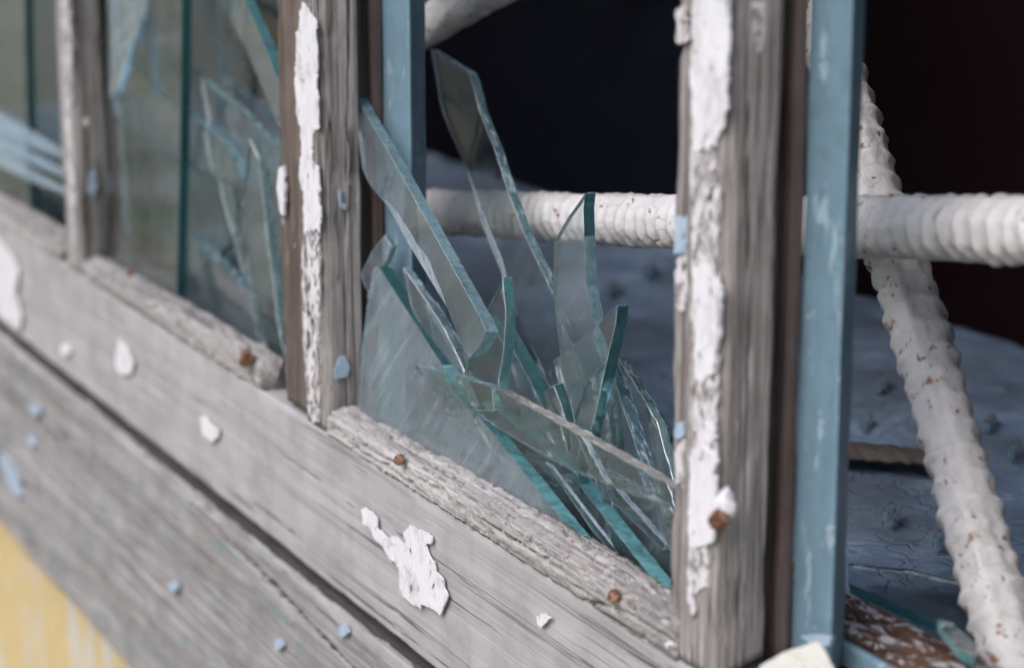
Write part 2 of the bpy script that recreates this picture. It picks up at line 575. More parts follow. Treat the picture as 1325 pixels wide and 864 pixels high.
# ------------------------------------------------------------------ the setting
gr, gf = [], []
link('ground', [(-400, -400, -1.05), (400, -400, -1.05), (400, 400, -1.05), (-400, 400, -1.05)], [(0, 1, 2, 3)], M['ground'])
tag(bpy.data.objects['ground'], kind='structure')

# far-off shrubs across the yard, mirrored in the unbroken panes
rs = random.Random(3)
vs, fs = [], []
for k in range(46):
    u = k / 45
    cx, cy_ = -34 + 30 * u + rs.uniform(-1.5, 1.5), -17 - 6 * math.sin(u * 3) + rs.uniform(-2.5, 2.5)
    h = rs.uniform(.8, 2.4)
    for q in range(340):
        r = Vector((rs.gauss(0, 1), rs.gauss(0, 1), rs.gauss(0, 1))).normalized() * (rs.random() ** .4)
        c = Vector((cx + r.x * h * .45, cy_ + r.y * h * .45, -1.05 + h * .5 + r.z * h * .5))
        a = Vector((rs.uniform(-1, 1), rs.uniform(-1, 1), rs.uniform(-1, 1))).normalized() * rs.uniform(.08, .2)
        b = a.cross(Vector((rs.uniform(-1, 1), rs.uniform(-1, 1), 1))).normalized() * rs.uniform(.05, .12)
        i = len(vs)
        vs += [c - a, c + b, c + a, c - b]
        fs.append((i, i + 1, i + 2, i + 3))
tag(link('shrubs', vs, fs, M['leaf'], smooth=False), kind='stuff', label='green shrubs across the yard reflected in the panes')

# house wall with the window opening (a ring), yellow paint outside
X0, X1, Z0, Z1 = -1.78, -.10, -.030, .47
wx0, wx1, wz0, wz1 = -4.0, 3.0, -1.04, 1.9
yo, yi = .0205, .345
def ring(y):
    return [(wx0, y, wz0), (wx1, y, wz0), (wx1, y, wz1), (wx0, y, wz1), (X0, y, Z0), (X1, y, Z0), (X1, y, Z1), (X0, y, Z1)]
vs = ring(yo) + ring(yi)
fs = []
for i in range(4):
    j = (i + 1) % 4
    fs += [(i, j, j + 4, i + 4), (i + 8, i + 12, j + 12, j + 8), (i + 4, j + 4, j + 12, i + 12), (i, i + 8, j + 8, j)]
M['reveal'] = paint_mat('grey plaster of the reveal', (.20, .21, .22), seed=17, crackle=60, rough=.9)
wall = link('house_wall', vs, fs, [M['yellow'], M['reveal']], smooth=False, midx=[0, 1, 1, 0] * 4)
fix_normals(wall)
tag(wall, 'yellow painted house wall with pale worn streaks, below the grey planks', 'wall')

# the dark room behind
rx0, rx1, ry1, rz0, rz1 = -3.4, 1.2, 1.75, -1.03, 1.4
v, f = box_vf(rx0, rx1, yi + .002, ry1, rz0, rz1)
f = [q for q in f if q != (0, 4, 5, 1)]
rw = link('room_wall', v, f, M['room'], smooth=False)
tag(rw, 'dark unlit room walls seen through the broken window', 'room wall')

# interior sill under the window, a deep board with cracked blue paint
sx = np.linspace(X0 + .004, X1 - .004, 330)
sy = np.linspace(.0665, .338, 60)
vs, fs = [], []
for i, x in enumerate(sx):
    for j, y in enumerate(sy):
        z = -.014 + .0025 * fb(x * 14, y * 14, 0, 4) + .0012 * fb(x * 70, y * 70, 3, 2)
        vs.append((x, y, z))
nx, ny = len(sx), len(sy)
for i in range(nx - 1):
    for j in range(ny - 1):
        a = i * ny + j
        fs.append((a, a + ny, a + ny + 1, a + 1))
base = len(vs)
rim = [i * ny for i in range(nx)] + [(nx - 1) * ny + j for j in range(1, ny)] + [i * ny + ny - 1 for i in range(nx - 2, -1, -1)] + [j for j in range(ny - 2, 0, -1)]
for r_ in rim:
    vs.append((vs[r_][0], vs[r_][1], -.029))
for k in range(len(rim)):
    a, b = rim[k], rim[(k + 1) % len(rim)]
    fs.append((a, base + k, base + (k + 1) % len(rim), b))
isill = link('window_sill', vs, fs, M['sill'])
tag(isill, 'deep inner window sill with cracked blue grey paint, behind the white bars', 'window sill')

# ------------------------------------------------------------------ weathered outer window frame
frame = empty('old_window', (-.77, .0, -.075))
tag(frame, 'weathered grey wooden window frame with peeling white paint and rusty nails', 'window')

def wood_disp(axis, amp, warp, seed, chip=0.0):
    def f(v, n):
        if axis == 'Z':
            g = noise.noise(Vector((v.x * 700, v.y * 700, v.z * 22 + seed)))
            l = noise.noise(Vector((v.x * 120 + seed, v.y * 120, v.z * 9)))
        else:
            g = noise.noise(Vector((v.x * 22 + seed, v.y * 700, v.z * 700)))
            l = noise.noise(Vector((v.x * 9, v.y * 120 + seed, v.z * 120)))
        wv = fb(v.x * 26 + seed, v.y * 26, v.z * 26, 3)
        d = g * amp + l * amp * 1.3 + wv * warp
        if axis == 'Z' and amp > .0003:
            c_ = noise.noise(Vector((v.x * 130 + seed * 3, v.y * 130, v.z * 4.5)))
            if abs(c_ - .05) < .035: d -= .0013 * (1 - abs(c_ - .05) / .035)
        if chip:
            c = fb(v.x * 90 + seed, v.y * 90, v.z * (90 if axis == 'X' else 40), 4)
            d -= max(0, c - .25) * chip
        return n * d
    return f

# mullions: outer face at y = 0, right-hand side running 15 mm into the wall
posts = [(-.786, -.7705, M['mullion'], 11), (-.5060, -.4905, M['mullion_near'], 23), (-1.120, -1.0985, M['mullion'], 37), (-1.46, -1.44, M['mullion'], 41), (-.20, -.18, M['mullion'], 43)]
mull = []
for i, (a, b, m, sd_) in enumerate(posts):
    prof = [(a - .0015, .0), (b - .0005, 0), (b + .0022, .0035), (b + .0025, .0155), (a, .0155)]
    zb = -.0095
    v, f = sweep(prof, 'Z', zb, .44, .0028 if i < 3 else .006, wood_disp('Z', .00034, .0006, sd_, .0014), .0006 if i < 3 else .003)
    # the foot is cut aslant: its right side ends a little higher
    v = [Vector((q.x, q.y, q.z + max(0, 1 - (q.z - zb) / .02) * max(0, q.y) * .35)) if q.z < zb + .02 else q for q in v]
    mull.append(fix_normals(link('mullion', v, f, m, frame)))
    # brown rabbet back behind the gap
    v, f = sweep([(a + .002, .0225), (b - .001, .0225), (b - .001, .0268), (a + .002, .0268)], 'Z', -.0095, .44, .006, wood_disp('Z', .0003, .0004, sd_ + 3), .002)
    fix_normals(link('rabbet_strip', v, f, M['brown'], frame))
    v, f = sweep([(a + .003, .0157), (a + .010, .0157), (a + .010, .0223), (a + .003, .0223)], 'Z', -.0095, .44, .02, wood_disp('Z', .0001, .0001, sd_ + 3), .004)
    fix_normals(link('spacer', v, f, M['brown'], frame))

# vertical glazing beads left of the mullions
for (a, b, m, sd_, zb, y0) in [(-.8145, -.7885, M['bead_dark'], 3, -.0075, .0012), (-.5165, -.5065, M['mullion_near'], 9, -.0095, .0015), (-1.131, -1.1235, M['bead_dark'], 5, -.006, .003)]:
    v, f = sweep([(a + .0015, y0), (b, y0), (b, y0 + .0075), (a, y0 + .0075), (a, y0 + .0015)], 'Z', zb, .44, .0022, wood_disp('Z', .0004, .0009, sd_, .002), .001)
    o = fix_normals(link('glazing_bead', v, f, m, frame))

# bottom rail
v, f = sweep([(.0008, -.0715), (.0198, -.0715), (.0198, -.0290), (.0368, -.0290), (.0368, -.0105), (.0125, -.0102), (0, -.0098)], 'X', X0 + .004, X1 - .004, .003, wood_disp('X', .0002, .0005, 51, .0006), .0016, .0012)
rail = fix_normals(link('bottom_rail', v, f, M['rail'], frame))
v, f = sweep([(0, .4405), (.040, .4405), (.040, .466), (0, .466)], 'X', X0 + .004, X1 - .004, .01, wood_disp('X', .0003, .0006, 61), .003)
fix_normals(link('top_rail', v, f, M['rail'], frame))
for a, b in ((X0 + .004, X0 + .03), (X1 - .03, X1 - .004)):
    v, f = sweep([(a, 0), (b, 0), (b, .04), (a, .04)], 'Z', -.0095, .44, .01, wood_disp('Z', .0003, .0006, 61), .003)
    fix_normals(link('side_jamb', v, f, M['mullion'], frame))

# crumbling bottom beads
def bead_disp(seed, x0=0, x1=1):
    def f(v, n):
        t_ = (v.x - x0) / (x1 - x0)
        low = Vector((0, 0, -.0034 * max(0, 1 - t_ * 1.6) * max(0, min(1, (v.z + .0098) / .009))))
        a = fb(v.x * 75 + seed, v.y * 110, v.z * 110, 4)
        b = noise.noise(Vector((v.x * 260, v.y * 420 + seed, v.z * 420)))
        c = noise.noise(Vector((v.x * 900, v.y * 900 + seed, v.z * 900)))
        up = 1.6 if n.z > .3 else .55
        p = max(0, fb(v.x * 170, v.y * 200 + seed, v.z * 200, 3) - .2)
        e = noise.noise(Vector((v.x * 560, v.y * 700 + seed, v.z * 700)))
        ck = abs(noise.noise(Vector((v.x * 9, v.y * 90 + seed, v.z * 90))) - .02)
        cut = .0016 * max(0, 1 - ck / .03)
        return low + n * (a * .00055 * up + b * .00045 + e * .0004 + c * .0003 - p * .0030 - cut)
    return f
beads = []
for (a, b, seed, h) in [(-.7660, -.5075, 5, .0036), (-1.0935, -.838, 15, .0030), (-1.43, -1.135, 25, .0030)]:
    v, f = sweep([(-.0008, -.0100), (.0100, -.0100), (.0100, h), (.0050, h + .0002), (.0008, h - .0012), (-.0008, h - .0035), (-.0010, -.0085)], 'X', a, b, .0010, bead_disp(seed, a, b), .0006, .0004)
    # a long split along the front of the bead
    beads.append(fix_normals(link('glazing_bead', v, f, M['bead'], frame)))

def lump(name, c, r, mat, parent, seed, sq=(1, 1, 1), amp=.35, sub=3):
    bm = bmesh.new()
    bmesh.ops.create_icosphere(bm, subdivisions=sub, radius=1)
    vs = []
    for q in bm.verts:
        k = 1 + amp * fb(q.co.x * 1.3 + seed, q.co.y * 1.3, q.co.z * 1.3, 3)
        vs.append(Vector(c) + Vector((q.co.x * r * sq[0] * k, q.co.y * r * sq[1] * k, q.co.z * r * sq[2] * k)))
    fs = [tuple(q.index for q in fc.verts) for fc in bm.faces]
    bm.free()
    return link(name, vs, fs, mat, parent)

def nail(c, d, L, r, parent, head=1.9, mat=None, bend=0):
    """bent nail: shank starting in the wood at c, coming out along d, with a flat head"""
    c, d = Vector(c), Vector(d).normalized()
    u = d.orthogonal().normalized(); w_ = d.cross(u)
    prof = [(0, r), (L * .72, r), (L * .74, r * head), (L * .96, r * head * 1.03), (L, r * head * .93), (L * 1.02, r * .5)]
    vs, fs = [], []
    for s, rr in prof:
        o = Vector((0, 0, -1)) * bend * (s / L) ** 2
        for k in range(14):
            a = k / 14 * 2 * math.pi
            vs.append(c + d * s + o + (u * math.cos(a) + w_ * math.sin(a)) * rr * (1 + .10 * math.sin(a * 2 + 1) + .05 * math.sin(a * 5)))
    for j in range(len(prof) - 1):
        for k in range(14):
            fs.append((j * 14 + k, j * 14 + (k + 1) % 14, (j + 1) * 14 + (k + 1) % 14, (j + 1) * 14 + k))
    fs.append(tuple(range((len(prof) - 1) * 14, len(prof) * 14)))
    return fix_normals(link('nail', vs, fs, mat or M['rust'], parent, smooth=False))

c = at(519, 594, -.001); nail(c, (.75, -.5, .25), .0046, .0013, beads[0], 1.5)
c = at(794, 768, -.001); nail(c, (.8, -.45, .2), .0046, .0013, beads[0], 1.5)
c = at(172, 352, -.001); nail(c, (.7, -.6, .1), .0034, .0012, beads[1], 1.5)
c = at(318, 458, -.002); o = nail(c, (.9, -.3, -.1), .007, .0026, beads[1], 1.15)
c = at(450, 340, .0125); nail(c, (1, -.25, .05), .0022, .0013, mull[0], 1.8)
c = at(940, 652, .0); o = nail(c, (.62, -.7, -.3), .0085, .0017, mull[1], 1.7)
o = lump('paint_blob', at(936, 656, -.003) , .0034, M['white'], mull[1], 4, (1.0, .9, 1.35), .5)
c = at(112, 158, .003); lump('paint_blob', c, .0022, M['white_dirty'], mull[2], 6, (1, .6, 1))

# paint that still clings to the wood: thin curled sheets on the faces
def flake(pts, Y, parent, mat, seed=1, thick=.0006, amp=.0007, name='paint_flake', step=.0006):
    o = jag([at(x, y, Y) for x, y in pts], step, amp, seed, rough=True)
    return slab(name, o, (0, -1, 0), thick, mat, parent)
def zz(pts, ox, oy, k):
    return [(ox + x / k, oy + y / k) for x, y in pts]
big = zz([(62,405),(75,402),(105,430),(108,462),(140,490),(160,485),(172,495),(190,510),(187,470),(205,453),(240,468),(268,488),(268,505),(250,512),(262,545),(275,560),(280,590),(300,610),(305,640),(317,660),(305,690),(292,718),(275,700),(240,685),(235,700),(175,655),(172,580),(160,560),(140,550),(125,515),(100,490),(90,465),(68,450)], 440, 480, 2.273)
flake(big, -.0014, rail, M['white'], 3, .0007, .0005)
flake([(153, 440), (163, 447), (172, 470), (170, 482), (160, 486), (150, 478), (148, 460)], -.0014, rail, M['white'], 5, .0007)
flake([(257, 540), (265, 538), (274, 550), (283, 556), (281, 566), (272, 571), (262, 562)], -.0014, rail, M['white'], 6, .0007)
flake([(-40, 270), (0, 312), (12, 325), (24, 350), (20, 380), (28, 410), (24, 428), (0, 408), (-40, 370)], -.0014, rail, M['white'], 7, .0007)
flake([(79, 446), (88, 444), (91, 455), (84, 462), (78, 456)], -.0014, rail, M['white'], 8, .0007)
flake([(694, 797), (703, 794), (712, 799), (706, 806), (700, 812), (695, 806)], -.0014, rail, M['white'], 9, .0007)
# middle mullion, white strip over its outer face
s1 = zz([(150,10),(160,22),(190,60),(205,100),(210,240),(205,340),(215,380),(212,500),(192,520),(188,620),(215,650),(222,860),(218,900),(160,900),(155,760),(140,690),(140,640),(150,600),(145,500),(128,440),(122,300),(128,150),(140,60)], 340, 0, 2.98)
flake(s1, -.0011, mull[0], M['white'], 11, .0006, .0010)
flake([(391, 300), (411, 298), (414, 360), (412, 430), (414, 500), (412, 545), (404, 547), (398, 530), (394, 470), (391, 400), (390, 340)], -.0011, mull[0], M['white_dirty'], 12, .0008, .0005)
flake([(360, 218), (367, 214), (368, 250), (366, 280), (362, 275), (358, 245)], -.001, mull[0], M['white'], 13, .0012, .0004)
# near mullion
flake([(896, -40), (944, -40), (943, 60), (941, 130), (937, 165), (930, 172), (926, 190), (905, 196), (896, 190), (894, 100)], -.0011, mull[1], M['white'], 14, .0006, .0010)
flake([(893, 190), (928, 196), (932, 260), (927, 320), (934, 400), (929, 470), (926, 540), (928, 620), (922, 690), (915, 760), (890, 770), (891, 640), (893, 500), (894, 340)], -.0006, mull[1], M['white_dirty'], 44, .0005, .0008)
flake([(897, 204), (912, 206), (926, 232), (918, 250), (908, 270), (900, 300), (896, 250)], -.0013, mull[1], M['white_dirty'], 15, .0008, .0006)
flake([(896, 345), (910, 340), (922, 360), (934, 372), (930, 410), (927, 450), (922, 480), (908, 497), (897, 490), (899, 430)], -.0013, mull[1], M['white'], 16, .0009, .0007)
flake([(909, 545), (922, 543), (926, 566), (919, 574), (911, 565)], -.0013, mull[1], M['white'], 17, .0009)
flake(zz([(85,320),(110,305),(140,320),(152,345),(140,380),(148,420),(142,460),(150,500),(140,545),(110,556),(85,560),(78,500),(82,420)], 850, 420, 1.945), -.0013, mull[1], M['white'], 18, .0009, .0006)
flake([(889, 770), (896, 768), (898, 795), (890, 798)], -.0013, mull[1], M['white_dirty'], 19, .0008)
flake([(874, 12), (888, 8), (891, 54), (880, 58), (874, 50)], .0009, mull[1], M['white_dirty'], 20, .0005, .0009)
flake([(874, 335), (889, 332), (890, 396), (879, 402), (873, 396)], .0009, mull[1], M['white_dirty'], 21, .0005, .0009)
flake([(873, 575), (888, 566), (893, 590), (890, 640), (882, 628), (873, 622)], .0009, mull[1], M['white_dirty'], 22, .0005, .0009)
flake([(872, 282), (890, 280), (891, 328), (874, 330)], .0009, mull[1], M['blue_flake'], 23, .0005, .0009)
flake([(873, 545), (886, 548), (884, 565), (874, 570)], .0009, mull[1], M['blue_flake'], 24, .0005, .0009)
flake([(874, 832), (884, 815), (888, 830), (882, 855), (874, 858)], .0009, mull[1], M['blue_flake'], 25, .0005, .0009)
# left mullion
flake([(79, -20), (90, -20), (93, 120), (90, 160), (95, 220), (98, 320), (94, 326), (88, 250), (84, 150), (79, 60)], -.0009, mull[2], M['white_dirty'], 26, .0005, .0009)
# flakes on the right-hand sides of the mullions (they lie on the planes x = const)
def side_flake(pts, X, parent, mat, seed, thick=.0006):
    out = []
    for px, py in pts:
        d = ray(px, py)
        out.append(CAM + d * ((X - CAM.x) / d.x))
    c = jag(out, .0012, .0004, seed)
    c = [Vector((X, p.y, p.z)) for p in c]
    return slab('paint_flake', c, (1, 0, 0), thick, mat, parent)
side_flake([(440, 462), (446, 460), (453, 475), (449, 488), (434, 491), (433, 478)], -.7668, mull[0], M['blue_flake'], 31)
side_flake([(437, 247), (442, 245), (442, 262), (449, 264), (448, 272), (440, 268)], -.7668, mull[0], M['blue_flake'], 32)
side_flake([(116, 224), (124, 220), (127, 240), (121, 255), (114, 248)], -1.0945, mull[2], M['blue_flake'], 33)
side_flake([(975, 5), (989, 2), (990, 40), (984, 70), (977, 62), (976, 30)], -.4828, mull[1], M['white_dirty'], 34)

# ------------------------------------------------------------------ blue inner frame
inner = empty('inner_window', (-.77, .045, -.012))
tag(inner, 'blue painted inner window frame behind the weathered grey one', 'window')
for (a, b) in [(-.7770, -.7478), (-.4923, -.4731), (-1.12, -1.092), (-1.47, -1.44), (-.21, -.18)]:
    v, f = sweep([(a, .0273), (b, .0273), (b - .0085, .0375), (a, .0375)], 'Z', -.0085, .44, .004, wood_disp('Z', .00015, .0004, a * 50), .0014, .0009)
    fix_normals(link('post', v, f, M['blue'], inner))
v, f = sweep([(.0405, -.0285), (.0655, -.0285), (.0655, -.0035), (.047, -.0030), (.0405, -.0062)], 'X', X0 + .005, X1 - .005, .004, wood_disp('X', .0002, .0005, 71, .001), .0016)
ir = fix_normals(link('bottom_rail', v, f, M['flaky'], inner))
v, f = sweep([(.0375, -.0095), (.0402, -.0095), (.0402, -.0022), (.0375, -.0025)], 'X', X0 + .035, X1 - .035, .006, wood_disp('X', .0002, .0004, 77), .001)
fix_normals(link('lip', v, f, M['blue'], inner))

# ------------------------------------------------------------------ planks under the window
def crack_disp(seed, amp, warp):
    base = wood_disp('X', amp, warp, seed, .001)
    def f(v, n):
        d = base(v, n)
        if n.y < -.5:
            for (x0, z0, x1, z1, wd, dp) in CRACKS:
                if min(x0, x1) <= v.x <= max(x0, x1):
                    t = (v.x - x0) / (x1 - x0)
                    zc = z0 + (z1 - z0) * t + .0012 * noise.noise(Vector((v.x * 60, seed, 0)))
                    e = abs(v.z - zc) / (wd * (.35 + math.sin(max(0, min(1, t)) * math.pi)))
                    if e < 1: d += Vector((0, dp * (1 - e), 0))
        return d
    return f
CRACKS = []
for (p, q, wd, dp) in [((100, 505), (250, 655), .0010, .012), ((246, 651), (480, 890), .0013, .014), ((-60, 500), (330, 880), .0030, .003), ((330, 745), (450, 858), .0010, .008), ((-60, 590), (60, 640), .0016, .005), ((120, 640), (330, 850), .0010, .004)]:
    A, B = at(*p, -.0025), at(*q, -.0025)
    CRACKS.append((A.x, A.z, B.x, B.z, wd, dp))
v, f = sweep([(-.0025, -.1995), (.0198, -.1995), (.0198, -.0772), (.0065, -.0770), (.0005, -.0785), (-.0020, -.0812)], 'X', -1.80, -.06, .003, crack_disp(81, .0004, .0008), .00042, .001)
def dirt_or_shade(face):  # picks faces inside the splits and on the top ledge to darken as shade
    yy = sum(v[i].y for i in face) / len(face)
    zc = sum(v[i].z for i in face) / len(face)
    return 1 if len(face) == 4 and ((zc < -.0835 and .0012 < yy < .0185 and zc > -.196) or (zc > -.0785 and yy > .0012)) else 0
M['dirt'] = wood('dirt in the splits', 'X', (.02, .018, .017), (.055, .05, .048), (.10, .092, .09), seed=9)  # dark tone painted in for the shade of the splits and the gap
plank = fix_normals(link('weathered_plank', v, f, [M['plank'], M['dirt']], midx=[dirt_or_shade(q) for q in f], loc=(-.9, 0, -.2)))
tag(plank, 'wide cracked grey plank with faint greenish stains below the window rail', 'plank')
for i, (pts, m) in enumerate([([(0, 585), (8, 590), (20, 612), (28, 640), (22, 645), (8, 622), (0, 605)], 'blue_flake'), ([(36, 525), (48, 522), (52, 534), (42, 540)], 'blue_flake'), ([(34, 566), (44, 562), (47, 574), (38, 578)], 'blue_flake'),
                              ([(355, 828), (362, 826), (366, 834), (361, 841), (355, 838)], 'blue_flake'), ([(438, 812), (446, 809), (450, 818), (445, 824), (438, 821)], 'blue_flake'), ([(216, 755), (226, 752), (230, 762), (222, 768)], 'blue_flake')]):
    flake(pts, -.0042, plank, M[m], 60 + i, .0012, .0005)

# ------------------------------------------------------------------ white rebar grille
grille = empty('window_grille', (-.60, .09, -.01))
tag(grille, 'grille of ribbed steel bars in dirty white paint behind the window', 'window grille')
def rebar(path, r, seed, pitch=.0062, rib=.0011, skew=.9, twist=0.0, mat='bar'):
    pts = [Vector(p) for p in path]
    # Catmull-Rom through the points
    dense = []
    for i in range(len(pts) - 1):
        p0, p1, p2, p3 = pts[max(0, i - 1)], pts[i], pts[i + 1], pts[min(len(pts) - 1, i + 2)]
        k = max(4, int((p2 - p1).length / .0007))
        for j in range(k):
            t = j / k
            dense.append(.5 * ((2 * p1) + (p2 - p0) * t + (2 * p0 - 5 * p1 + 4 * p2 - p3) * t * t + (3 * p1 - p0 - 3 * p2 + p3) * t ** 3))
    dense.append(pts[-1])
    nA = 40
    vs, fs = [], []
    s = 0
    prev = None
    u = None
    for i, p in enumerate(dense):
        t = (dense[min(i + 1, len(dense) - 1)] - dense[max(0, i - 1)]).normalized()
        if u is None:
            u = t.cross(Vector((0, 1, 0))).normalized()
        u = (u - t * u.dot(t)).normalized()
        w_ = t.cross(u)
        if prev is not None: s += (p - prev).length
        prev = p
        for k in range(nA):
            a = 2 * math.pi * k / nA
            aa = a + twist
            cres = abs(math.cos(aa)) ** .6
            ph = (s / pitch + skew * (math.sin(aa)) * .5) % 1.0
            h = math.exp(-((ph - .5) / .2) ** 2) * cres * rib
            lon = math.exp(-((math.cos(aa)) / .16) ** 2) * rib * .9
            q = u * math.cos(a) + w_ * math.sin(a)
            nn = fb(p.x * 60 + q.x * 2 + seed, p.y * 60 + q.y * 2, p.z * 60 + q.z * 2, 3)
            n2 = noise.noise((p + q * r) * 420)
            h *= .75 + .5 * noise.noise(p * 90 + q)
            vs.append(p + q * (r + max(h, lon * .8) + nn * .0008 + n2 * .00025))
    for i in range(len(dense) - 1):
        for k in range(nA):
            kk = (k + 1) % nA
            fs.append((i * nA + k, i * nA + kk, (i + 1) * nA + kk, (i + 1) * nA + k))
    fs.append(tuple(range(nA)))
    fs.append(tuple(range((len(dense) - 1) * nA, len(dense) * nA)))
    return fix_normals(link('bar', vs, fs, M[mat], grille))
a, b = at(580, 275, .08), at(1400, 300, .08)
d = (b - a).normalized()
rebar([a - d * .11, a, at(870, 287, .08), b, b + d * .14], .0086, 1, twist=1.2, rib=.0017, pitch=.0070, skew=.35)
rebar([at(990, -230, .122), at(1046, -30, .119), at(1090, 115, .116), at(1132, 255, .111), at(1170, 365, .104), at(1196, 450, .098), at(1250, 640, .088), at(1310, 850, .078), at(1340, 960, .074)], .0083, 2, mat='bar_dirty', pitch=.0086, rib=.0016, skew=.3, twist=.75)
a, b = at(560, 30, .088), at(648, -22, .088)
d = (b - a)
rebar([a - d * .9, a, b, b + d * 2.2], .0078, 3, twist=.5)

# ------------------------------------------------------------------ broken glass
def shard(label, pts, Y, yaw=0, tilt=0, ref=None, thick=.0055, mat='glass', edge='edge', seed=1, amp=.0004, name='glass_shard', cat='glass shard', group=None, step=.0022, rim=.00028, edge2=None, sides=(), slant=0.0, slant_sides=None):
    rx, ry = ref if ref else (sum(p[0] for p in pts) / len(pts), sum(p[1] for p in pts) / len(pts))
    P = at(rx, ry, Y)
    yw, tl = R(yaw), R(tilt)
    n = Vector((math.sin(yw) * math.cos(tl), -math.cos(yw) * math.cos(tl), math.sin(tl)))
    o = [on_plane(x, y, P, n) for x, y in pts]
    cnt = [max(1, int((o[(i + 1) % len(o)] - o[i]).length / step)) for i in range(len(o))]
    seg = [i for i, c in enumerate(cnt) for _ in range(c)]
    o = jag(o, step, amp, seed)
    o = [q - n * (q - P).dot(n) for q in o]
    low = min(o, key=lambda q: q.z)
    inset = None
    if slant:
        ss = sides if slant_sides is None else slant_sides
        area = sum(((o[i] - P).cross(o[(i + 1) % len(o)] - P)).dot(n) for i in range(len(o)))
        inset = []
        on = [seg[j] in ss for j in range(len(o))]
        first = next((j for j in range(len(o)) if on[j] and not on[j - 1]), 0)
        run = sum(on)
        def taper(j):
            t = ((j - first) % len(o)) / max(1, run - 1)
            e = min(1, min(t, 1 - t) / .42 + .04)
            return e * e * (3 - 2 * e)
        for i in range(len(o)):
            v = Vector((0, 0, 0))
            for j in (i - 1, i):
                if seg[j] in ss:
                    t = (o[(j + 1) % len(o)] - o[j]).normalized()
                    v += n.cross(t) * (taper(j) * slant * (.5 if area > 0 else -.5)) * (1 + .16 * noise.noise(o[j] * 60))
            inset.append(v)
    s = slab(name, o, n, thick, [M[mat], M[edge], M['rim']] + ([M[edge2]] if edge2 else []), None, 1, loc=tuple(low), inset=inset)
    if edge2:
        side = [q for q in s.data.polygons if q.material_index == 1]
        for q, i in zip(side, seg):
            if i in sides: q.material_index = 3
    bv = s.modifiers.new('chipped rim', 'BEVEL')
    bv.width = rim
    bv.segments = 1
    bv.limit_method = 'ANGLE'
    bv.angle_limit = R(50)
    bv.material = 2
    return tag(s, label, cat, group or 'broken glass pieces standing in the window')

# right-hand pane
shard('long low shard lying across the front of the pile, its top edge shining white',
      [(537, 473), (590, 486), (640, 502), (700, 534), (760, 567), (820, 601), (885, 638), (885, 661), (820, 640), (760, 617), (700, 588), (640, 552), (590, 518), (545, 488)], .0045, 0, 6, thick=.0042, mat='glass', edge='edge_clear', edge2='edge_warm', sides=(2, 3, 4, 5), slant=0.0004, seed=2)
shard('large dusty triangular shard standing along the whole rotten bead',
      [(482, 346), (490, 345), (530, 407), (572, 472), (625, 545), (646, 571), (695, 632), (750, 700), (806, 772), (720, 735), (640, 682), (560, 622), (500, 578), (461, 545), (463, 500), (468, 450), (474, 400)], .0112, 0, 7, mat='glass_milky', edge='edge_bright', edge2='edge_dark', sides=(0, 1, 2), slant=0.0015, slant_sides=(11, 12, 13, 14, 15), seed=3, thick=.005)
shard('broad tall shard with rounded top leaning against the middle mullion',
      [(463, 126), (470, 142), (495, 184), (520, 228), (570, 318), (621, 410), (629, 428), (618, 450), (607, 463), (556, 385), (515, 316), (480, 252), (468, 216), (463, 165)], .0182, -7, 9, ref=(464, 130), mat='glass_dusty', edge='edge_pale', thick=.0042, edge2='edge_white', sides=(8, 9, 10, 11), slant=.0092, slant_sides=(8, 9, 10, 11), seed=4, amp=.0002)
shard('small whitish chip wedged beside the middle mullion',
      [(497, 304), (506, 318), (498, 340), (488, 350), (478, 396), (470, 374), (466, 353), (480, 325)], .0168, 10, 4, thick=.003, mat='glass_dirty', edge='edge_clear', edge2='edge_white', sides=(3, 4, 5), slant=0.003, seed=5)
shard('narrow strip of glass between the rounded tall shard and the big triangle',
      [(520, 345), (540, 372), (575, 425), (600, 478), (612, 520), (590, 520), (556, 450), (530, 395)], .0168, 4, 3, thick=.0035, mat='glass_dusty', edge='edge_clear', edge2='edge_white', sides=(5, 6, 7), slant=0.0, seed=6)
shard('upright teal edged splinter in the middle of the pile',
      [(650, 358), (654, 400), (652, 450), (645, 493), (648, 532), (622, 530), (598, 488), (603, 474), (615, 435), (632, 395)], .0122, 3, 5, ref=(640, 480), mat='glass', edge='edge', seed=7, thick=.0040)
shard('bubbly edged shard leaning behind the teal splinter',
      [(632, 410), (648, 425), (662, 450), (690, 500), (712, 545), (735, 600), (690, 640), (620, 560), (604, 480)], .0355, -6, 3, mat='glass_dusty', edge='edge', seed=8)
shard('tallest shard with a slanted square top in front of the dark room',
      [(557, 64), (606, 94), (611, 108), (621, 146), (640, 193), (655, 240), (677, 300), (713, 375), (745, 440), (778, 520), (800, 590), (780, 612), (735, 545), (700, 484), (688, 455), (650, 395), (636, 350), (612, 290), (590, 210), (570, 140)], .052, 3, 7, mat='glass', edge='edge_clear', edge2='edge_white', sides=(13, 14, 15, 16, 17, 18, 19), slant=0.0085, slant_sides=(13, 14, 15, 16, 17, 18), thick=0.0038, seed=9, amp=.0003)
shard('pointed shard with a dark tip standing in front of the horizontal white bar',
      [(757, 251), (755, 270), (756, 306), (759, 369), (768, 415), (785, 460), (800, 530), (805, 600), (765, 580), (740, 540), (724, 454), (716, 380), (717, 312), (735, 281)], .045, 2, 0, mat='glass_dusty', edge='edge_pale', edge2='edge_dark', sides=(0, 1, 13), slant=0, slant_sides=(9, 10, 11, 12), seed=10, thick=0.0042, amp=.0002)
shard('clear shard with a thick dark green right edge, in front of the pointed one',
      [(799, 395), (796, 420), (783, 477), (773, 523), (763, 562), (752, 612), (744, 600), (738, 560), (724, 505), (715, 465), (757, 430)], .0290, -2, 2, mat='glass', edge='edge_dark', edge2='edge_clear', sides=(8, 9, 10), slant=0.001, seed=11, thick=.0042)
